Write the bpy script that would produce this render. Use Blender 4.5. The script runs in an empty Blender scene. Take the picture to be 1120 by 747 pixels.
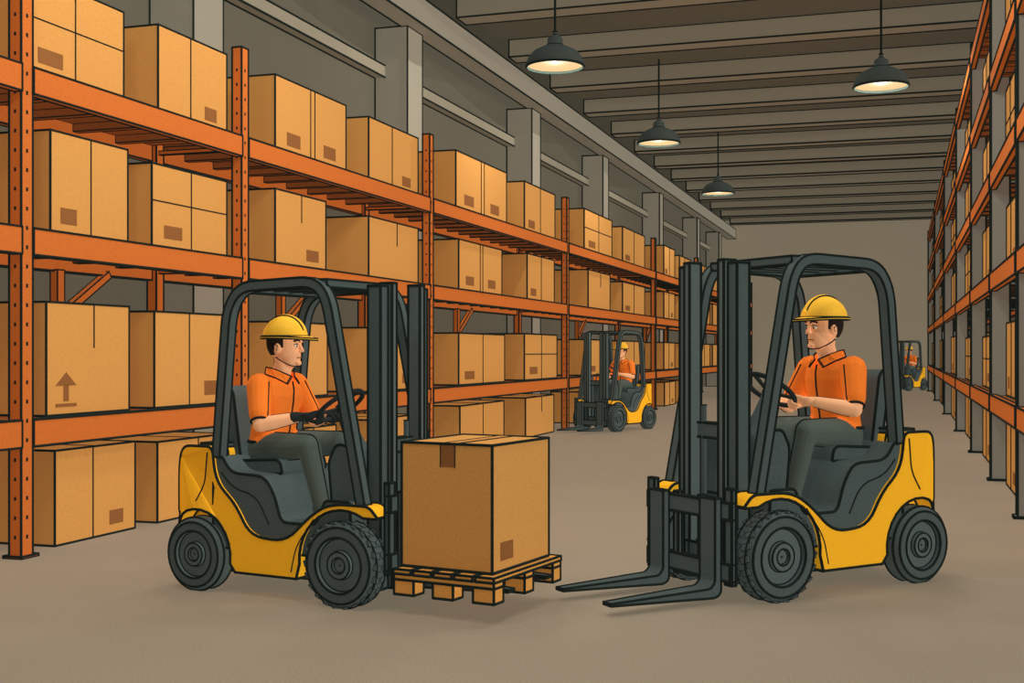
import bpy, bmesh, math, random
from mathutils import Vector, Matrix
random.seed(7)
S = bpy.context.scene
try:
    S.view_settings.view_transform = 'Standard'
    S.view_settings.look = 'None'
except Exception: pass

# ------------------------------------------------------------------ materials
def lin(c):
    o = []
    for v in c:
        v /= 255.0
        o.append(v/12.92 if v <= .04045 else ((v+.055)/1.055)**2.4)
    return o
MATS = {}
def mat(name, rgb, grain=.10, scale=110, rough=.9, emit=0, blotch=0.0):
    if name in MATS: return MATS[name]
    m = bpy.data.materials.new(name); m.use_nodes = True
    nt = m.node_tree; b = nt.nodes['Principled BSDF']
    c = lin(rgb)
    b.inputs['Roughness'].default_value = rough
    if 'Specular IOR Level' in b.inputs: b.inputs['Specular IOR Level'].default_value = .02
    tc = nt.nodes.new('ShaderNodeTexCoord')
    nz = nt.nodes.new('ShaderNodeTexNoise'); nz.inputs['Scale'].default_value = scale; nz.inputs['Detail'].default_value = 1
    nt.links.new(tc.outputs['Object'], nz.inputs['Vector'])
    cr = nt.nodes.new('ShaderNodeMapRange')
    cr.inputs['From Min'].default_value = .3; cr.inputs['From Max'].default_value = .7
    cr.inputs['To Min'].default_value = 1-grain; cr.inputs['To Max'].default_value = 1+grain
    nt.links.new(nz.outputs['Fac'], cr.inputs['Value'])
    vm = nt.nodes.new('ShaderNodeVectorMath'); vm.operation = 'SCALE'
    vm.inputs[0].default_value = c
    nt.links.new(cr.outputs['Result'], vm.inputs['Scale'])
    out = vm.outputs[0]
    if blotch > 0:
        n2 = nt.nodes.new('ShaderNodeTexNoise'); n2.inputs['Scale'].default_value = 1.3
        nt.links.new(tc.outputs['Object'], n2.inputs['Vector'])
        c2 = nt.nodes.new('ShaderNodeMapRange')
        c2.inputs['To Min'].default_value = 1-blotch; c2.inputs['To Max'].default_value = 1+blotch
        nt.links.new(n2.outputs['Fac'], c2.inputs['Value'])
        v2 = nt.nodes.new('ShaderNodeVectorMath'); v2.operation = 'SCALE'
        nt.links.new(out, v2.inputs[0]); nt.links.new(c2.outputs['Result'], v2.inputs['Scale'])
        out = v2.outputs[0]
    if emit > 0:
        b.inputs['Base Color'].default_value = (0,0,0,1)
        nt.links.new(out, b.inputs['Emission Color']); b.inputs['Emission Strength'].default_value = emit
    else:
        nt.links.new(out, b.inputs['Base Color'])
    MATS[name] = m
    return m
INK = mat('ink_line', (30,38,36), grain=.02)
ORANGE = mat('rack_orange', (196,108,50))
ORANGE_D = mat('rack_deck_brown', (144,88,50))
CARD = mat('cardboard', (204,149,82), grain=.08)
TAPE = mat('cardboard_tape', (194,138,74))
LABEL = mat('carton_print', (138,92,54))
YELLOW = mat('forklift_yellow', (255,188,42), grain=.05)
SLATE = mat('forklift_slate', (76,89,90))
SLATE_L = mat('forklift_slate_light', (88,101,101))
TYRE = mat('tyre_rubber', (78,90,91))
STEEL = mat('rack_grey_steel', (138,138,130))
WOOD = mat('pallet_wood', (218,155,78))
SKIN = mat('skin', (252,188,142), grain=.03)
SHIRT = mat('orange_shirt', (244,128,48), grain=.05)
TROUS = mat('dark_trousers', (82,94,89), grain=.05)
BOOT = mat('boot', (42,48,48), grain=.02)
HAIR = mat('hair', (40,34,32), grain=.02)
HELM = mat('hard_hat_yellow', (255,198,66), grain=.03)
WHITE = mat('eye_white', (240,230,215), grain=.01)
FLOORM = mat('concrete_floor', (153,142,126), grain=.13, scale=95, blotch=.03)
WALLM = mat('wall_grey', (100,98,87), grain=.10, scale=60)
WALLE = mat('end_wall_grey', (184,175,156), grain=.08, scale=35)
CEILM = mat('ceiling_grey', (106,104,93), grain=.08, scale=50)
BEAMM = mat('beam_grey', (146,141,126), grain=.08, scale=50)
PILM = mat('pillar_grey', (150,147,135), grain=.08, scale=60)
LAMPM = mat('lamp_enamel', (64,72,70))
GLOW = mat('lamp_diffuser', (253,212,150), grain=.01, emit=1.0)

# ------------------------------------------------------------------ geometry
def box_geo(c, s, M=None):
    cx,cy,cz = c; a,b,h = s[0]/2, s[1]/2, s[2]/2
    v = [Vector((cx+i*a, cy+j*b, cz+k*h)) for i in (-1,1) for j in (-1,1) for k in (-1,1)]
    if M: v = [M @ p for p in v]
    return v, [(0,1,3,2),(4,6,7,5),(0,4,5,1),(2,3,7,6),(0,2,6,4),(1,5,7,3)]
def bx(x0,x1,y0,y1,z0,z1):
    return box_geo(((x0+x1)/2,(y0+y1)/2,(z0+z1)/2),(x1-x0,y1-y0,z1-z0))
def prism_geo(prof, y0, y1, fy=None):
    n = len(prof)
    v = [Vector((x,y0,z)) for x,z in prof] + [Vector((x,y1,z)) for x,z in prof]
    if fy:
        for p in v: p.y = fy(p.x, p.y, p.z)
    f = [tuple(range(n)), tuple(range(2*n-1, n-1, -1))]
    f += [(i, (i+1)%n, n+(i+1)%n, n+i) for i in range(n)]
    return v, f
def fillet(pts, rad, n=5):
    out = []; N = len(pts)
    for i in range(N):
        p = Vector(pts[i]); a = Vector(pts[i-1]); b = Vector(pts[(i+1)%N])
        r = rad[i] if isinstance(rad,(list,tuple)) else rad
        if r <= 0: out.append(tuple(p)); continue
        da = (a-p); db = (b-p)
        ra = min(r, da.length*.48); rb = min(r, db.length*.48)
        A = p+da.normalized()*ra; B = p+db.normalized()*rb
        for k in range(n+1):
            t = k/n
            out.append(tuple((1-t)**2*A + 2*t*(1-t)*p + t*t*B))
    return out
def openfillet(pts, r, n=6):
    out = [Vector(pts[0])]
    for i in range(1, len(pts)-1):
        p = Vector(pts[i]); a = Vector(pts[i-1]); b = Vector(pts[i+1])
        ra = min(r,(a-p).length*.48); rb = min(r,(b-p).length*.48)
        A = p+(a-p).normalized()*ra; B = p+(b-p).normalized()*rb
        for k in range(n+1):
            t = k/n; out.append((1-t)**2*A+2*t*(1-t)*p+t*t*B)
    out.append(Vector(pts[-1])); return out
def lathe_geo(prof, n=32, axis='Z', c=(0,0,0), sc=(1,1,1)):
    v=[]; f=[]; m=len(prof)
    for i in range(n):
        a = 2*math.pi*i/n
        for r,h in prof:
            if axis=='Z': p = Vector((r*math.cos(a), r*math.sin(a), h))
            elif axis=='Y': p = Vector((r*math.cos(a), h, r*math.sin(a)))
            else: p = Vector((h, r*math.cos(a), r*math.sin(a)))
            v.append(Vector((p.x*sc[0],p.y*sc[1],p.z*sc[2]))+Vector(c))
    for i in range(n):
        j=(i+1)%n
        for k in range(m-1): f.append((i*m+k, j*m+k, j*m+k+1, i*m+k+1))
    return v,f
def sweep_geo(path, rads, n=8, up=(0,0,1), square=False, closed=False):
    P=[Vector(p) for p in path]; N=len(P); up=Vector(up); v=[]; f=[]
    for i in range(N):
        if closed: t = P[(i+1)%N]-P[i-1]
        else: t = P[min(i+1,N-1)]-P[max(i-1,0)]
        t.normalize()
        s = t.cross(up)
        if s.length < 1e-4: s = t.cross(Vector((1,0,.01)))
        s.normalize(); nn = s.cross(t)
        r = rads[i] if isinstance(rads,list) else rads
        a,b = r if isinstance(r,tuple) else (r,r)
        if square:
            for (q,w) in ((-1,-1),(1,-1),(1,1),(-1,1)): v.append(P[i]+s*a*q+nn*b*w)
        else:
            for k in range(n):
                an=2*math.pi*k/n; v.append(P[i]+s*a*math.cos(an)+nn*b*math.sin(an))
    m = 4 if square else n
    for i in range(N if closed else N-1):
        j=(i+1)%N
        for k in range(m): f.append((i*m+k, i*m+(k+1)%m, j*m+(k+1)%m, j*m+k))
    if not closed:
        f.append(tuple(range(m))); f.append(tuple((N-1)*m+k for k in range(m-1,-1,-1)))
    return v,f
def capsule_geo(p,q,r1,r2,n=14):
    p=Vector(p); q=Vector(q); d=(q-p).normalized()
    path=[]; rad=[]
    for a in (85,60,30): path.append(p-d*r1*math.sin(math.radians(a))); rad.append(r1*math.cos(math.radians(a)))
    for t in (0,.33,.66,1): path.append(p.lerp(q,t)); rad.append(r1+(r2-r1)*t)
    for a in (30,60,85): path.append(q+d*r2*math.sin(math.radians(a))); rad.append(r2*math.cos(math.radians(a)))
    up=(0,0,1) if abs(d.z)<.9 else (1,0,0)
    return sweep_geo(path,rad,n,up)
def ell_geo(c, r, nu=18, nv=12, M=None):
    v=[]; f=[]
    for j in range(nv+1):
        th=math.pi*(.02+.96*j/nv)
        for i in range(nu):
            a=2*math.pi*i/nu
            p=Vector((r[0]*math.sin(th)*math.cos(a), r[1]*math.sin(th)*math.sin(a), r[2]*math.cos(th)))
            if M: p=M@p
            v.append(p+Vector(c))
    for j in range(nv):
        for i in range(nu): f.append((j*nu+i,(j+1)*nu+i,(j+1)*nu+(i+1)%nu,j*nu+(i+1)%nu))
    f.append(tuple(range(nu))); f.append(tuple(nv*nu+i for i in range(nu-1,-1,-1)))
    return v,f

class Part:
    def __init__(s, ink=.008): s.V=[]; s.F=[]; s.MI=[]; s.SM=[]; s.mats=[]; s.ink=ink
    def mi(s,m):
        if m not in s.mats: s.mats.append(m)
        return s.mats.index(m)
    def raw(s,v,f,m,smooth=False):
        o=len(s.V); s.V+= [tuple(p) for p in v]; k=s.mi(m)
        for q in f: s.F.append(tuple(o+i for i in q)); s.MI.append(k); s.SM.append(smooth)
    def seg(s,p,q,r,m=None):
        p=Vector(p); q=Vector(q); d=q-p
        if d.length<1e-5: return
        d.normalize(); p=p-d*r*.4; q=q+d*r*.4
        s.raw(*sweep_geo([p,q],r,5,(0,0,1) if abs(d.z)<.95 else (1,0,0)), m or INK)
    def line(s,pts,r=None,closed=False,m=None,up=(0,0,1)):
        s.raw(*sweep_geo(pts,r or s.ink,6,up,closed=closed),m or INK,True)
    def add(s,g,m,ink=None,ang=38,smooth=False):
        v,f=g; ink = s.ink if ink is None else ink
        bm=bmesh.new(); bv=[bm.verts.new(p) for p in v]
        for q in f:
            try: bm.faces.new([bv[i] for i in q])
            except Exception: pass
        bmesh.ops.recalc_face_normals(bm, faces=bm.faces)
        bm.verts.index_update()
        s.raw([p.co for p in bm.verts],[[w.index for w in fc.verts] for fc in bm.faces],m,smooth)
        if ink>0:
            th=math.radians(ang)
            for e in bm.edges:
                if len(e.link_faces)==2 and e.calc_face_angle(0)>th:
                    s.seg(e.verts[0].co,e.verts[1].co,ink)
                elif len(e.link_faces)==1: s.seg(e.verts[0].co,e.verts[1].co,ink)
        bm.free()
    def obj(s,name,parent=None,origin=None):
        o=Vector(origin) if origin else Vector((0,0,0))
        me=bpy.data.meshes.new(name)
        me.from_pydata([tuple(Vector(p)-o) for p in s.V],[],s.F)
        for m in s.mats: me.materials.append(m)
        me.polygons.foreach_set('material_index',s.MI)
        me.polygons.foreach_set('use_smooth',s.SM)
        me.update()
        ob=bpy.data.objects.new(name,me); S.collection.objects.link(ob)
        ob.location=o
        if parent: ob.parent=parent
        return ob
def empty(name,loc=(0,0,0),rz=0,sc=1):
    e=bpy.data.objects.new(name,None); S.collection.objects.link(e)
    e.location=loc; e.rotation_euler=(0,0,rz); e.scale=(sc,sc,sc); e.empty_display_size=.2
    return e
def clone(src,name,loc,rz,sc=1):
    e=empty(name,loc,rz,sc)
    for c in src.children:
        k=c.copy(); S.collection.objects.link(k); k.parent=e
    return e
def inkr(y): return .0072+.00044*y

# ------------------------------------------------------------------ room
XL,XR,Y0,Y1,ZC=-8.6,3.0,-4.0,60.0,8.05
def slab(name,a,m):
    p=Part(); p.add(bx(*a),m,ink=0); return p.obj(name)
slab('floor',(XL-.2,XR+.2,Y0-.2,Y1+.2,-.2,0),FLOORM)
slab('ceiling',(XL-.2,XR+.2,Y0-.2,Y1+.2,ZC,ZC+.2),CEILM)
slab('wall_left',(XL-.2,XL,Y0,Y1,0,ZC),WALLM)
slab('wall_right',(XR,XR+.2,Y0,Y1,0,ZC),WALLM)
slab('wall_end',(XL,XR,Y1,Y1+.2,0,ZC),WALLE)
slab('wall_near',(XL,XR,Y0-.2,Y0,0,ZC),WALLM)
p=Part(.02)
for i in range(14):
    y=17.6+i*3.1
    p.ink=inkr(y)*1.1
    p.add(bx(XL+.9,XR-.02,y,y+.5,ZC-.36,ZC),BEAMM)
p.obj('ceiling_beams')
p=Part(.02)
p.add(bx(-8.1,-7.7,0,Y1-.02,7.15,7.6),PILM)
p.add(bx(-8.3,-8.0,0,Y1-.02,7.6,7.74),PILM)
p.obj('trim_girder')
p=Part(.018)
p.add(bx(-8.58,-8.4,0,Y1-.02,6.3,6.5),BEAMM)
p.obj('trim_lintel')
for y in (5.8,12.85,19.4,26.7,33.6,42,50.2,56.5):
    p=Part(inkr(y)); p.add(bx(-8.58,-7.98,y-.33,y+.33,0,7.15),PILM)
    p.obj('pillar',origin=(-8.28,y,0))

# ------------------------------------------------------------------ racks
def rack(name, xf, xb, posts, levels, top, pm, bm_, holes=True, pd=.11):
    sg = 1 if xf>xb else -1
    p=Part()
    def X(a,b): return (min(a,b),max(a,b))
    for i,y in enumerate(posts):
        p.ink=inkr(y)
        for (a,b) in ((xf,xf-sg*pd),(xb+sg*.11,xb)):
            x0,x1=X(a,b); p.add(bx(x0,x1,y-.065,y+.065,0,top),pm)
            x0,x1=X(a+sg*.03,b-sg*.03)
            p.add(bx(x0,x1,y-.095,y+.095,0,.02),pm)
        # frame ties front to rear, tucked behind the beams
        for z in [l-.12 for l in levels]:
            p.add(bx(*X(xf-sg*pd,xb+sg*.11),y-.02,y+.02,z-.02,z+.02),pm,ink=p.ink*.6)
        if holes and y<30:
            z=.15
            while z<top-.1:
                x0,x1=X(xf,xf+sg*.004)
                p.raw(*bx(x0,x1,y-.010,y+.010,z,z+.03),INK)
                p.raw(*bx((xf-sg*.055)-.009,(xf-sg*.055)+.009,y-.069,y-.065,z,z+.028),INK)
                z+=.15
    for a,b in zip(posts[:-1],posts[1:]):
        p.ink=inkr((a+b)/2 if b-a<5 else a+1.5)
        for z in levels:
            for (u,v) in ((xf+sg*.01,xf-sg*.06),(xb+sg*.06,xb-sg*.01)):
                x0,x1=X(u,v); p.add(bx(x0,x1,a+.065,b-.065,z-.21,z),bm_)
            x0,x1=X(xf-sg*.06,xb+sg*.06)
            p.add(bx(x0,x1,a+.065,b-.065,z-.045,z-.012),ORANGE_D,ink=p.ink*.5)
            n=max(3,int((b-a)/.55))
            for k in range(1,n):
                y=a+(b-a)*k/n
                p.add(bx(x0,x1,y-.04,y+.04,z-.12,z-.045),ORANGE_D,ink=p.ink*.6)
        for z in levels[1:2]:
            m=a+(b-a)*.52
            p.add(bx(*X(xb+sg*.02,xb+sg*.1),m-.05,m+.05,levels[0],z-.2),bm_,ink=p.ink*.7)
            p.add(sweep_geo([(xb+sg*.06,m,z-.65),(xb+sg*.06,m+.75,z-.2)],(.035,.035),up=(1,0,0),square=True),bm_,ink=p.ink*.7)
    return p.obj(name)
LP=[4.6,7.82,11.11,16.35,23.9,33.2,40.6,48,56]
LV=[1.07,2.57,3.83]
rack('pallet_rack',-6.47,-7.6,LP,LV,4.75,ORANGE,ORANGE)
RP=[9.6,12.6,16.2,20.6,26,33,42,52]
RV=[1.07,2.57,3.83,5.05,6.3]
rack('pallet_rack',1.07,2.3,RP,RV,6.5,STEEL,ORANGE,holes=False,pd=.22)

def carton(xf, depth, y0,y1,z0,h, style=0, sg=1, arrow=False):
    """sg=+1: printed face looks to +x"""
    z0+=.009
    p=Part(inkr(y0)); xb=xf-sg*depth; x0,x1=min(xf,xb),max(xf,xb)
    z1=z0+h; w=y1-y0; e=.003
    p.add(bx(x0,x1,y0,y1,z0,z1),CARD)
    def face(a,b,c,d,m,t=e):
        q=sorted((xf,xf+sg*t)); p.raw(*bx(q[0],q[1],y0+a*w,y0+b*w,z0+c*h,z0+d*h),m)
    lr=p.ink*.6
    def vl(t,a=0,b=1): p.seg((xf+sg*e,y0+t*w,z0+a*h),(xf+sg*e,y0+t*w,z0+b*h),lr)
    def hl(c,a=0,b=1): p.seg((xf+sg*e,y0+a*w,z0+c*h),(xf+sg*e,y0+b*w,z0+c*h),lr)
    if style==0: vl(.5); face(.12,.32,.10,.26,LABEL)
    elif style==1: vl(.5); hl(.56); face(.15,.38,.12,.28,LABEL)
    elif style==2: vl(.5,.62,1); face(.6,.85,.1,.26,LABEL)
    elif style==3: vl(.45); face(.66,.84,.1,.26,LABEL)
    elif style==4: vl(.47); vl(.53); face(.15,.33,.12,.3,LABEL); face(.66,.84,.12,.3,LABEL)
    elif style==5: vl(.55,.6,1)
    ym=(y0+y1)/2; xm=(x0+x1)/2
    p.raw(*bx(x0,x1,ym-.03,ym+.03,z1,z1+.002),TAPE)
    p.seg((x0,ym,z1+.003),(x1,ym,z1+.003),lr*.8)
    if arrow:
        xa=xf+sg*.002
        def tri(pts):
            v=[Vector((xa,y0+a*w,z0+b*h)) for a,b in pts]+[Vector((xa+sg*.003,y0+a*w,z0+b*h)) for a,b in pts]
            n=len(pts); p.raw(v,[tuple(range(n)),tuple(range(n,2*n))]+[(i,(i+1)%n,n+(i+1)%n,n+i) for i in range(n)],LABEL)
        tri([(.1,.26),(.22,.38),(.34,.26)]); tri([(.19,.12),(.25,.12),(.25,.27),(.19,.27)]); tri([(.1,.07),(.34,.07),(.34,.1),(.1,.1)])
    return p.obj('cardboard_box',origin=((x0+x1)/2,ym,z0))
XF=-6.62; DP=.88
L1=[(7.93,9.26,.80,1),(9.79,11.0,.83,3),(12.02,13.82,.85,4),(14.51,16.2,.84,3),(17.77,20.31,.92,4),(21.4,23.45,.92,0),
    (25.84,28.5,.92,1),(29.7,32.4,.9,0),(35.25,37,.9,0),(37.9,40.0,.8,3),(41.7,44.2,.8,0),(44.9,47.4,.8,3),(49,51,.8,0),(52,55,.8,0)]
L2=[(8.28,9.32,.84,0),(9.69,11.0,.78,1),(12.02,13.26,.84,2),(14.51,16.2,.80,5),(17.9,20.05,.80,4),(21.57,23.4,.86,0),
    (26.2,28.3,.86,5),(29.7,32.4,.78,0),(35.25,37,.8,3),(37.9,40.0,.8,0),(41.7,44.2,.8,0),(44.9,47.4,.8,3),(49,51,.8,0),(52,55,.8,0)]
L3=[(8.23,9.34,.93,5),(9.73,11.02,.90,3),(12.02,13.3,.86,0),(14.51,16.2,.84,3),(17.9,20.2,.82,0),(21.4,23.6,.86,1),
    (26.2,28.3,.8,0),(29.7,32.4,.8,0),(35.25,37,.8,3),(37.9,40.0,.8,0),(41.7,44.2,.8,0),(44.9,47.4,.8,3),(49,51,.8,0),(52,55,.8,0)]
L4=[(8.31,9.40,.78,3),(9.75,11.0,.75,5),(12.3,13.5,.7,0),(14.5,16.0,.7,0),(17.9,20.1,.74,0),(21.4,23.3,.74,5),(26.2,28.3,.7,0),(29.7,32.4,.7,3),
    (35.25,37,.7,3),(37.9,40.0,.7,0)]
for z0,L in ((3.83,L1),(2.57,L2),(1.07,L3),(0,L4)):
    for i,(a,b,h,st) in enumerate(L):
        carton(XF if z0 else XF+.02,DP,a,b,z0,h,st,1,arrow=(z0==1.07 and i==0))
for z0 in (0,1.07,2.57,3.83):
    carton(XF,DP,4.85,6.1,z0,.78,1); carton(XF,DP,6.35,7.6,z0,.8,3)
for z0 in (0,)+tuple(RV[:4]):
    for a,b in zip(RP[:-1],RP[1:]):
        n=2 if b-a<8 else 3; w=(b-a-.3)/n
        for k in range(n):
            y=a+.15+k*w+random.uniform(.05,.15)
            carton(1.22,DP,y,y+w*random.uniform(.72,.82),z0,random.uniform(.75,.92),random.choice((0,1,3)),-1)

# ------------------------------------------------------------------ lamps
ZL=6.2
def lamp(x,y,e=230,rad=0.0,dz=.10):
    p=Part(.014)
    prof=[(.47,0),(.47,.05),(.43,.15),(.35,.24),(.21,.31),(.13,.34),(.12,.45),(.07,.49),(.03,.51),(.03,.56),(.001,.56)]
    p.add(lathe_geo(prof,28,'Z',(x,y,ZL)),LAMPM,ang=60,smooth=True)
    p.add(lathe_geo([(.001,.02),(.45,.02)],28,'Z',(x,y,ZL)),GLOW,ink=0)
    p.line([(x+.46*math.cos(a),y+.46*math.sin(a),ZL) for a in [2*math.pi*i/28 for i in range(28)]],.022,closed=True)
    p.add(sweep_geo([(x,y,ZL+.5),(x,y,ZC-.0)],.02,8,(1,0,0)),INK,ink=0)
    L=p.obj('pendant_lamp',origin=(x,y,ZC))
    l=bpy.data.lights.new('lamp_bulb','POINT'); l.energy=e; l.shadow_soft_size=rad; l.color=(1,.93,.82)
    o=bpy.data.objects.new('lamp_bulb',l); S.collection.objects.link(o); o.parent=L; o.location=(0,0,ZL-dz-ZC)
for x,y,e in ((-5.3,18.8,150),(-.32,21.95,200),(-5.07,26.4,150),(-5.04,35.3,150)):
    lamp(x,y,e)
for x,y,e in ((-4.2,4.3,150),(-1.2,4.8,150),(-4.0,8.2,130),(-1.0,8.9,130),(-4.0,11.6,120),(-1.0,12.3,120)):  # unseen lamps above the frame, added for soft shadows around the trucks
    lamp(x,y,e,.40,.42)

# ------------------------------------------------------------------ forklift
def build_forklift(name, fz, loc, rz, sc):
    E=empty(name,loc,rz,sc); K=.010
    RF,RR=.275,.245; XR_=-1.2; DX=-.065
    def arc(cx,cz,r,a0,a1,n): return [(cx+r*math.cos(math.radians(a0+(a1-a0)*i/n)),cz+r*math.sin(math.radians(a0+(a1-a0)*i/n))) for i in range(n+1)]
    top=fillet([(-1.44,.50),(-1.44,.80),(-1.36,.97),(-1.06,.97),(-1.03,.74),(-.86,.60),(-.74,.40),(-.44,.38),(-.26,.55),(-.10,.645),(.2,.645),(.27,.57)],
               [.03,.08,.12,.05,.12,.1,.12,.12,.12,.12,.04,.02],5)
    prof=list(top)+arc(0,.275,.335,62,185,12)+fillet([(-.36,.15),(-.86,.15)],0)+arc(XR_,.245,.30,-8,148,12)
    def taper(x,y,z):
        if x<-1.2: y*=1-.22*((-1.2-x)/.24)**2
        return y
    p=Part(K)
    for s in (-1,1):
        p.add(prism_geo(prof,min(s*.30,s*.45),max(s*.30,s*.45),taper),YELLOW)
    cw=fillet([(-1.44,.36),(-1.44,.80),(-1.36,.97),(-1.06,.97),(-1.03,.74),(-1.03,.36)],[.03,.08,.12,.05,.1,.02],5)
    p.add(prism_geo(cw,-.301,.301,taper),YELLOW,ink=0)
    p.add(bx(-1.2,-1.07,-.40,.40,.955,.985),SLATE)
    for s in (-1,1):
        p.line(openfillet([(-1.10,s*.453,.93),(-1.12,s*.453,.72),(-1.2,s*.453,.6)],.06),.005)
        p.line(openfillet([(-.40,s*.453,.19),(-.36,s*.453,.36),(-.22,s*.453,.54)],.08),.004)
    p.obj('body',E)
    p=Part(K)
    tub=fillet([(-1.07,.3),(-1.07,.90),(-1.0,.91),(-.92,.80),(-.64,.79),(-.56,.68),(-.50,.50),(-.22,.50),(-.15,.66),(.04,.66),(.06,.3)],[0,.02,.03,.08,.06,.06,.05,.05,.03,.02,0],4)
    p.add(prism_geo(tub,-.425,.425),SLATE)
    p.add(prism_geo(fillet([(-.14,.6),(-.17,.9),(-.11,1.02),(.0,1.0),(.06,.6)],[0,.04,.05,.06,0],4),-.36,.36),SLATE)
    p.add(bx(-1.36,.06,-.295,.295,.12,.45),SLATE,ink=.005)
    for s in (-1,1):
        p.line(openfillet([(-1.0,s*.427,.80),(-.9,s*.427,.70),(-.7,s*.427,.66),(-.6,s*.427,.48)],.1),.005)
    p.obj('cab_tub',E)
    p=Part(K)
    p.add(prism_geo(fillet([(-1.08,.78),(-1.08,.86),(-.66,.885),(-.64,.79)],[.02,.04,.05,.02],4),-.24,.24),SLATE)
    p.add(prism_geo(fillet([(-1.08,.84),(-1.17,1.33),(-1.12,1.38),(-1.07,1.33),(-1.0,.86)],[.02,.04,.04,.04,.03],4),-.23,.23),SLATE)
    p.obj('seat',E)
    p=Part(K)
    C=Vector((-.34,0,1.24)); n=Vector((-.6,0,.8)); u=Vector((0,1,0)); v=Vector((.8,0,.6))
    ring=[C+.17*(math.cos(a)*u+math.sin(a)*v) for a in [2*math.pi*i/32 for i in range(32)]]
    p.raw(*sweep_geo(ring,.0165,8,n,closed=True),BOOT,True)
    for a in (90,210,330):
        a=math.radians(a); p.raw(*sweep_geo([C-n*.02,C+.165*(math.cos(a)*u+math.sin(a)*v)],.013,6),BOOT,True)
    p.raw(*ell_geo(C-n*.02,(.045,.045,.035)),BOOT,True)
    p.add(sweep_geo([C-n*.02,Vector((-.12,0,.9))],.035,10),SLATE,ang=60)
    p.add(sweep_geo([(-.12,-.2,.98),(-.2,-.2,1.16)],.01,8),BOOT,ink=0); p.raw(*ell_geo((-.2,-.2,1.17),(.022,.022,.022)),BOOT,True)
    p.obj('steering',E)
    p=Part(.008)
    gp=[(-1.04,.9),(-.95,1.88),(-.84,2.03),(-.24,2.05),(-.14,1.95),(.13,.64)]
    for s in (-1,1):
        path=openfillet([(x,s*.40,z) for x,z in gp],.11,6)
        p.add(sweep_geo(path,(.031,.036),up=(0,1,0),square=True),SLATE,ang=50)
    for x,z in ((-.86,2.02),(-.2,2.04)):
        p.add(bx(x-.03,x+.03,-.38,.38,z-.025,z+.025),SLATE)
    for y in (-.24,-.08,.08,.24): p.add(bx(-.84,-.22,y-.012,y+.012,2.012,2.04),SLATE,ink=.004)
    p.obj('overhead_guard',E)
    p=Part(K)
    for s in (-1,1):
        p.add(bx(.14+DX,.235+DX,min(s*.195,s*.275),max(s*.195,s*.275),.10,2.02),SLATE)
        p.add(bx(.175+DX,.265+DX,min(s*.14,s*.19),max(s*.14,s*.19),.10,2.04),SLATE_L)
        p.add(sweep_geo([(.19+DX,s*.09,.15),(.19+DX,s*.09,1.15)],.018,10,(1,0,0)),TYRE,ang=60,ink=.004)
    for z in (.16,.95): p.add(bx(.15+DX,.20+DX,-.24,.24,z,z+.09),SLATE)
    p.add(bx(.21+DX,.27+DX,-.18,.18,.2,.3),SLATE)
    p.obj('mast',E)
    p=Part(K)
    c0=fz+.06; Q=DX+.02
    for z in (c0+.02,c0+.38): p.add(bx(.335+Q,.375+Q,-.40,.40,z,z+.10),SLATE)
    for s in (-1,1):
        p.add(bx(.335+Q,.365+Q,s*.375-.03,s*.375+.03,c0,c0+.56),SLATE)
        p.add(bx(.335+Q,.365+Q,s*.12-.02,s*.12+.02,c0,c0+.5),SLATE)
    for s in (-1,1):
        b=.375+Q
        pr=fillet([(b,c0+.50),(b,fz),(b+.045,fz-.02),(1.09,fz),(1.09,fz+.012),(b+.08,fz+.035),(b+.045,fz+.07),(b+.045,c0+.50)],[0,.03,.02,0,0,.02,.02,0],3)
        y0,y1=s*.25-.07,s*.25+.07
        g=prism_geo(pr,y0,y1,lambda x,y,z,c=s*.25: c+(y-c)*(.55 if x>1.07 else 1))
        p.add(g,SLATE,ink=.008)
    p.obj('forks',E)
    def wheel(nm,x,s,R,w,yc,tread):
        p=Part(.0085); k=R/.27; c=(x,s*yc,R)
        t=[(.165*k,-w*.5),(.175*k,-w),(.238*k,-w),(.27*k,-w*.6),(.27*k,w*.6),(.238*k,w),(.175*k,w),(.165*k,w*.5)]
        p.add(lathe_geo(t,36,'Y',c),TYRE,ang=40,smooth=False)
        h=[(.001,-w*.75),(.045*k,-w*.75),(.05*k,-w*.95),(.085*k,-w*.95),(.09*k,-w*.6),(.166*k,-w*.6),(.166*k,w*.6),(.09*k,w*.6),(.085*k,w*.95),(.05*k,w*.95),(.045*k,w*.75),(.001,w*.75)]
        p.add(lathe_geo(h,28,'Y',c),SLATE_L,ang=40,ink=.006)
        if tread:
            for i in range(22):
                a=2*math.pi*i/22; M=Matrix.Translation(c)@Matrix.Rotation(a,4,'Y')
                for q in (-1,1):
                    M2=M@Matrix.Translation((R-.005,q*w*.48,0))@Matrix.Rotation(q*.35,4,'X')
                    p.add(box_geo((0,0,0),(.014,w*.8,.038*k),M2),TYRE,ink=.002)
        p.obj(nm,E)
    for s,nm in ((-1,'right'),(1,'left')):
        wheel('front_wheel_'+nm,0,s,RF-.005,.08,.415,True)
        wheel('rear_wheel_'+nm,XR_,s,RR,.075,.405,False)
    return E

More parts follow.
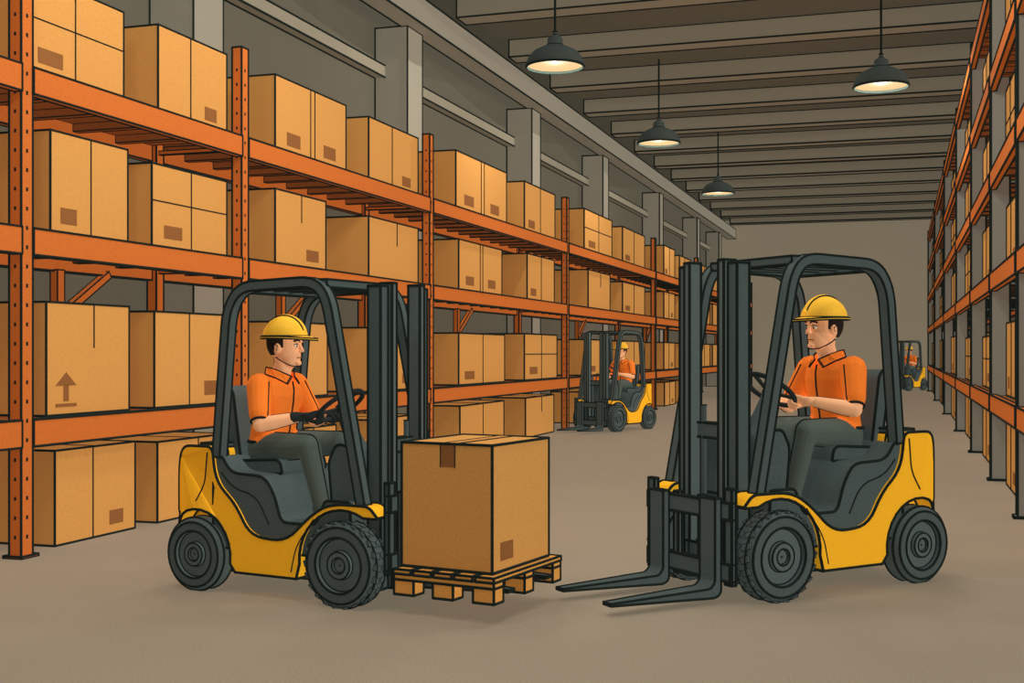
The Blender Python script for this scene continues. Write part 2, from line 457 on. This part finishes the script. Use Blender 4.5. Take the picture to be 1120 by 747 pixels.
# ------------------------------------------------------------------ driver
def evalmesh(ob,name):
    dg=bpy.context.evaluated_depsgraph_get(); dg.update()
    return bpy.data.meshes.new_from_object(ob.evaluated_get(dg))
def remeshed(geos,vox,sm,name):
    p=Part(0)
    for g in geos: p.add(g,SKIN,ink=0)
    o=p.obj('tmp'); 
    m=o.modifiers.new('r','REMESH'); m.mode='VOXEL'; m.voxel_size=vox
    m=o.modifiers.new('s','SMOOTH'); m.iterations=sm; m.factor=.5
    me=evalmesh(o,name); bpy.data.objects.remove(o)
    me.name=name
    for q in me.polygons: q.use_smooth=True
    return me
HC=Vector((-.80,0,1.635)); HS=1.13
SH=Vector((-.87,.195,1.37)); EL=Vector((-.775,.30,1.115))
Cw=Vector((-.34,0,1.24)); nW=Vector((-.6,0,.8)); uW=Vector((0,1,0)); vW=Vector((.8,0,.6))
ph=math.radians(-50)
RM=Cw+.17*(math.cos(ph)*uW+math.sin(ph)*vW); TT=(-math.sin(ph)*uW+math.cos(ph)*vW).normalized()
dd=(RM-EL).normalized(); FF=(dd-dd.dot(TT)*TT).normalized(); NN=TT.cross(FF)
if NN.z<0: NN=-NN
HK=1.12
WR=RM-.112*HK*FF+.016*NN
HIP=Vector((-.90,.10,.950)); KN=Vector((-.47,.175,.975)); AN=Vector((-.36,.17,.58)); TOE=Vector((-.20,.18,.535))
def mir(v,s): return Vector((v.x,v.y*s,v.z))
def build_driver(name, glove, loc, rz, sc, headturn=0):
    E=empty(name,loc,rz,sc)
    geos=[]
    tor=[(-.93,.86,.14,.175),(-.925,.93,.145,.188),(-.915,1.02,.135,.178),(-.90,1.12,.134,.176),(-.885,1.22,.14,.188),(-.872,1.31,.137,.20),(-.868,1.375,.115,.19),(-.862,1.425,.08,.125),(-.855,1.45,.05,.07)]
    geos.append(sweep_geo([(x,0,z) for x,z,a,b in tor],[(b,a) for x,z,a,b in tor],24,(1,0,0)))
    geos.append(capsule_geo((-.86,0,1.38),(-.815,0,1.53),.068,.062))
    SE=SH.lerp(EL,.74); F1=EL.lerp(WR,.35); S1=KN.lerp(AN,.35)
    for s in (-1,1):
        geos.append(capsule_geo(mir(SH,s),mir(SE,s),.088,.074))
        geos.append(capsule_geo(mir(SH.lerp(EL,.5),s),mir(EL,s),.055,.05))
        geos.append(capsule_geo(mir(EL,s),mir(F1,s),.050,.049)); geos.append(capsule_geo(mir(F1,s),mir(WR,s),.049,.034))
        geos.append(capsule_geo(mir(HIP,s),mir(KN,s),.105,.080))
        geos.append(capsule_geo(mir(KN,s),mir(S1,s),.078,.072)); geos.append(capsule_geo(mir(S1,s),mir(AN,s),.072,.060))
        geos.append(capsule_geo(mir(AN+Vector((-.02,0,-.01)),s),mir(TOE,s),.055,.038))
    me=remeshed(geos,.0075,6,'body')
    me.materials.clear()
    for m in (SKIN,SHIRT,TROUS,BOOT): me.materials.append(m)
    def segd(c,a,b):
        ab=b-a; t=max(0,min(1,(c-a).dot(ab)/ab.length_squared)); return (c-(a+ab*t)).length,t
    for q in me.polygons:
        c=q.center; c=Vector((c.x,abs(c.y),c.z))
        d_up,t_up=segd(c,SH,EL); d_fo,_=segd(c,EL,WR); d_th,_=segd(c,HIP,KN); d_sh,_=segd(c,KN,AN); d_ft,_=segd(c,AN,TOE)
        d_t=segd(c,Vector((-.92,0,.95)),Vector((-.86,.1,1.36)))[0]-.11
        best=min((d_up-.062,'u'),(d_fo-.04,'f'),(d_th-.09,'l'),(d_sh-.065,'l'),(d_ft-.045,'b'),(d_t,'t'))[1]
        if best=='u': k=1 if (c-SE).dot((EL-SH).normalized())<.052 else 0
        elif best=='f': k=0
        elif best=='l': k=2
        elif best=='b': k=3
        else: k=1 if c.z>.985 else 2
        if c.z>1.44 and c.y<.095: k=0
        if k==1 and c.z<.985 and c.x>-1.1: k=2
        if best in 'lt' and c.z>.985 and ((c.x+.915)/.155)**2+(c.y/.205)**2<1: k=1 if c.z<1.44 else k
        q.material_index=k
    o=bpy.data.objects.new('body',me); S.collection.objects.link(o); o.parent=E
    p=Part(.0055)
    Yv=Vector((0,1,0))
    def limb(a,b,r1,r2,s,sides=(1,-1),rr=.006,m=None):
        a=mir(a,s); b=mir(b,s); d=(b-a).normalized(); nn=d.cross(Yv).normalized()
        for q in sides:
            p.line([a.lerp(b,t)+nn*q*(r1+(r2-r1)*t-.002) for t in (0,.25,.5,.75,1)],rr,up=Yv,m=m)
    for s in (-1,1):
        d=(mir(EL,s)-mir(SH,s)).normalized(); c0=mir(SE,s)+d*.050
        a=d.cross(Yv).normalized(); b=d.cross(a)
        p.line([c0+.061*(math.cos(t)*a+math.sin(t)*b) for t in [2*math.pi*i/20 for i in range(20)]],.0085,closed=True,up=d)
        limb(SH,SE+(EL-SH).normalized()*.045,.088,.068,s)
        limb(EL.lerp(WR,.10),F1,.050,.049,s,rr=.0045); limb(F1,WR,.049,.034,s,rr=.0045)
        limb(HIP.lerp(KN,.15),KN,.102,.080,s); limb(KN,S1,.078,.072,s); limb(S1,AN,.072,.060,s)
        kn=mir(KN,s)
        d1=(KN-HIP).normalized().cross(Yv).normalized(); d2=(AN-KN).normalized().cross(Yv).normalized()
        sg=1 if d1.z>0 else -1
        sg2=1 if d2.x>0 else -1
        p.line([kn+(d1*sg*(1-t)+d2*sg2*t).normalized()*.079 for t in (0,.2,.4,.6,.8,1)],.006,up=Yv)
        g=[Vector((-.915,s*.06,1.49)),Vector((-.85,s*.088,1.485)),Vector((-.78,s*.065,1.46)),Vector((-.738,s*.012,1.43)),Vector((-.735,s*.062,1.38)),Vector((-.80,s*.105,1.42)),Vector((-.88,s*.115,1.445))]
        w=[x+Vector((-.004,s*.006,.006)) for x in g]; n=len(g)
        p.add((g+w,[tuple(range(n)),tuple(range(2*n-1,n-1,-1))]+[(i,(i+1)%n,n+(i+1)%n,n+i) for i in range(n)]),SHIRT,ink=.0045)
    p.line([(-.742,0,1.40),(-.730,0,1.34),(-.735,0,1.26),(-.752,0,1.16),(-.77,0,1.05),(-.775,0,.99)],.006,up=Yv)
    p.line([(-.985,0,1.40),(-1.012,0,1.31),(-1.028,0,1.22),(-1.037,0,1.12),(-1.053,0,1.02)],.006,up=Yv)
    p.line([(-.918+.140*math.cos(t),.190*math.sin(t),.988) for t in [2*math.pi*i/32 for i in range(32)]],.012,closed=True)
    p.obj('shirt_seams',E)
    HM=BOOT if glove else SKIN
    p=Part(0)
    for s in (-1,1):
        def W(f,t,n): return mir(WR+(FF*f+TT*t+NN*n)*HK,s)
        R3=Matrix((FF,TT,NN)).transposed()
        v,f=ell_geo((0,0,0),(.052*HK,.044*HK,.021*HK),16,10)
        v=[mir(WR+FF*.05*HK+(R3@q),s) for q in v]
        p.raw(v,f,HM,True)
        p.raw(*capsule_geo(W(-.01 if not glove else -.03,0,0),W(.02,0,0),.031 if not glove else .038,.030),HM,True)
        L=(.82,.95,1.0,.88)
        for i in range(4):
            t=(i-1.5)*.0215; l=L[3-i] 
            pts=[(.075,t,.004),(.112*1.0,t,.012),(.112+.030*l,t,-.006),(.112+.022*l,t,-.034),(.100,t,-.042)]
            for a,b,r1,r2 in ((0,1,.0115,.0108),(1,2,.0108,.010),(2,3,.010,.0092),(3,4,.0092,.008)):
                p.raw(*capsule_geo(W(*pts[a]),W(*pts[b]),r1*HK,r2*HK,10),HM,True)
            if i<3: p.line([W(.085,t+.0108,.012),W(.113,t+.0108,.018),W(.135,t+.0108,.004)],.0028)
        tp=[(.03,-.03,-.002),(.062,-.055,-.006),(.095,-.052,-.022),(.112,-.04,-.036)]
        for a,b,r1,r2 in ((0,1,.016,.013),(1,2,.013,.0115),(2,3,.0115,.0095)):
            p.raw(*capsule_geo(W(*tp[a]),W(*tp[b]),r1*HK,r2*HK,10),HM,True)
    p.obj('hands',E)
    hg=[ell_geo((-.008,0,.03),(.103,.083,.118)),ell_geo((.030,0,-.052),(.066,.060,.078)),ell_geo((.012,0,-.03),(.075,.070,.07)),
        ell_geo((.086,0,-.098),(.016,.025,.016)),
        capsule_geo((.092,0,.018),(.110,0,-.022),.009,.013),
        ell_geo((.092,0,.034),(.014,.05,.012))]
    for s in (-1,1):
        hg.append(ell_geo((-.012,s*.084,-.008),(.022,.011,.034)))
        hg.append(ell_geo((.103,s*.011,-.026),(.008,.008,.007)))
    hg.append(capsule_geo((-.02,0,-.16),(-.015,0,-.03),.050,.056))
    me=remeshed(hg,.0045,3,'head'); me.materials.clear(); me.materials.append(SKIN)
    T=Matrix.Translation(HC)@Matrix.Rotation(headturn,4,'Z')@Matrix.Diagonal((HS,HS,HS,1))
    me.transform(T)
    o=bpy.data.objects.new('head',me); S.collection.objects.link(o); o.parent=E
    p=Part(.004)
    for s in (-1,1):
        p.raw(*ell_geo((.083,s*.034,.006),(.010,.0155,.0095)),WHITE,True)
        p.raw(*ell_geo((.0905,s*.033,.005),(.005,.0070,.0080)),HAIR,True)
        p.line([(.090,s*.016,.017),(.093,s*.032,.0185),(.080,s*.052,.012)],.003)
        p.line([(.101,s*.014,.032),(.100,s*.033,.041),(.082,s*.056,.034)],.0062,m=HAIR)
        p.line([(-.02,s*.095,.015),(-.005,s*.096,.005),(-.012,s*.096,-.02)],.003)
        p.line([(-.03,s*.073,-.06),(-.005,s*.074,-.078),(.03,s*.066,-.098),(.058,s*.045,-.114),(.082,s*.020,-.119),(.088,0,-.118)],.004)
    p.line([(.086,-.026,-.066),(.0985,-.010,-.064),(.0985,.010,-.064),(.086,.026,-.066)],.0042,m=LABEL)
    p.line([(.112,-.012,-.036),(.119,0,-.036),(.112,.012,-.036)],.0030)
    v,f=ell_geo((-.020,0,.03),(.104,.090,.118),28,20)
    keep=[]
    for t in f:
        c=sum((v[i] for i in t),Vector())/len(t)
        if (c.z>.045) or (c.x<-.03 and c.z>-.055) or (c.x<.022 and c.z>.0): keep.append(t)
    p.raw(v,keep,HAIR,True)
    p.V=[tuple(T@Vector(x)) for x in p.V]
    p.obj('face_and_hair',E)
    p=Part(.005); hz=.055
    dome=[(1.0,0)]+[(math.cos(a),math.sin(a)) for a in [math.radians(d) for d in (12,24,36,48,60,72,82,89.5)]]
    p.add(lathe_geo(dome,32,'Z',(-.005,0,hz),(.142,.120,.135)),HELM,ink=0,smooth=True)
    brim=[]
    for i in range(40):
        a=2*math.pi*i/40; cx=math.cos(a)
        brim.append(Vector((-.005+(.152+.062*max(0,cx)**2)*cx,.132*math.sin(a),hz-.004-.012*max(0,cx)**2)))
    inn=[Vector((-.005+.125*math.cos(2*math.pi*i/40),.105*math.sin(2*math.pi*i/40),hz+.004)) for i in range(40)]
    th=Vector((0,0,.012)); v=brim+inn+[x+th for x in brim]+[x+th for x in inn]; f=[]
    for i in range(40):
        j=(i+1)%40; f+=[(i,j,40+j,40+i),(80+i,120+i,120+j,80+j),(i,80+i,80+j,j),(40+i,40+j,120+j,120+i)]
    p.add((v,f),HELM,ink=.0045,ang=60)
    p.line([(-.005+.143*math.cos(a),.121*math.sin(a),hz+.012) for a in [2*math.pi*i/36 for i in range(36)]],.0045,closed=True)
    arc=[(-.005+.143*math.cos(a),0,hz+.137*math.sin(a)) for a in [math.radians(18+144*i/16) for i in range(17)]]
    p.raw(*sweep_geo(arc,(.008,.014),10,up=(0,1,0)),HELM,True)
    for s in (-1,1):
        p.line([(-.005+.140*math.cos(a),s*.018,hz+.137*math.sin(a)) for a in [math.radians(20+140*i/12) for i in range(13)]],.005,up=(0,1,0))
    p.V=[tuple(T@Vector(x)) for x in p.V]
    p.obj('hard_hat',E)
    return E
R=math.radians
A1=(-3.243,7.328,0); RZ1=R(-10.2)
A2=(-1.103,8.235,0); RZ2=R(227.8)
f1=build_forklift('forklift',.17,A1,RZ1,1.0)
f2=build_forklift('forklift',.058,A2,RZ2,1.08)
d1=build_driver('forklift_driver',True,A1,RZ1,1.0,R(10))
d2=build_driver('forklift_driver',False,A2,RZ2,1.08,R(-8))
A3=(-5.80,23.9,0); RZ3=R(249)
clone(f2,'forklift',A3,RZ3,.98); clone(d2,'forklift_driver',A3,RZ3,.98)
A4=(-.05,52.5,0); RZ4=R(240)
clone(f2,'forklift',A4,RZ4,1.0); clone(d2,'forklift_driver',A4,RZ4,1.0)

# ------------------------------------------------------------------ pallet + carton on forks
E=empty('wooden_pallet',A1,RZ1)
p=Part(.009); zb=.125
PX0,PX1,PY=.385,1.08,.45
for k in range(5):
    x=PX0+.06+k*(PX1-PX0-.12)/4
    p.add(bx(x-.062,x+.062,-PY,PY,zb+.125,zb+.152),WOOD)
for y in (-PY+.06,0,PY-.06):
    p.add(bx(PX0,PX1,y-.055,y+.055,zb+.09,zb+.125),WOOD)
    for x in (PX0+.07,(PX0+PX1)/2,PX1-.07):
        p.add(bx(x-.07,x+.07,y-.055,y+.055,zb,zb+.09),WOOD)
p.obj('slats_and_blocks',E)
E=empty('cardboard_box',A1,RZ1)
p=Part(.010); z0=zb+.164; z1=z0+.757; x0,x1,y0,y1=.395,1.03,-.375,.375
p.add(bx(x0,x1,y0,y1,z0,z1),CARD)
p.raw(*bx(x0+.28,x0+.38,y0-.003,y0,z1-.14,z1),LABEL)
p.raw(*bx(x0+.28,x0+.38,y0,y1,z1,z1+.003),TAPE)
for q in (x0+.28,x0+.38): p.seg((q,y0,z1+.003),(q,y1,z1+.003),.004)
p.raw(*bx(x1,x1+.003,y0+.10,y0+.26,z0+.06,z0+.17),LABEL)
p.seg((x0+.28,y0-.004,z1),(x0+.28,y0-.004,z1-.14),.004); p.seg((x0+.38,y0-.004,z1),(x0+.38,y0-.004,z1-.14),.004)
p.obj('carton_body',E)

# ------------------------------------------------------------------ lights
def sun(name,d,e,col=(1,1,1)):  # added shadowless sun for flat shading through the closed shell, no real fitting
    l=bpy.data.lights.new(name,'SUN'); l.energy=e; l.color=col; l.angle=.3
    try: l.use_shadow=False
    except Exception: pass
    try: l.cycles.cast_shadow=False
    except Exception: pass
    o=bpy.data.objects.new(name,l); S.collection.objects.link(o)
    o.rotation_euler=Vector(d).to_track_quat('-Z','Y').to_euler(); o.location=(-3,8,7)
    return o
WC=(1,.96,.88)
sun('fill_sun_top',(0,0,-1),1.02,WC)
sun('fill_sun_aisle',(-1,.36,-.2),1.95,WC)
sun('fill_sun_west',(1,.15,-.1),.95,WC)
sun('fill_sun_below',(0,0,1),.72,(1,.96,.88))  # added upward fill for shelf undersides, stands in for floor bounce
w=bpy.data.worlds.new('world'); S.world=w; w.use_nodes=True
w.node_tree.nodes['Background'].inputs[0].default_value=(.5,.48,.44,1); w.node_tree.nodes['Background'].inputs[1].default_value=.3

# ------------------------------------------------------------------ camera
cd=bpy.data.cameras.new('camera'); cam=bpy.data.objects.new('camera',cd); S.collection.objects.link(cam)
cd.sensor_fit='HORIZONTAL'; cd.sensor_width=36; cd.lens=1325/1120*36; cd.shift_y=11.5/1120
cam.location=(0,0,1.6); cam.rotation_euler=(R(90),0,R(17.78)); cd.clip_end=200
S.camera=cam
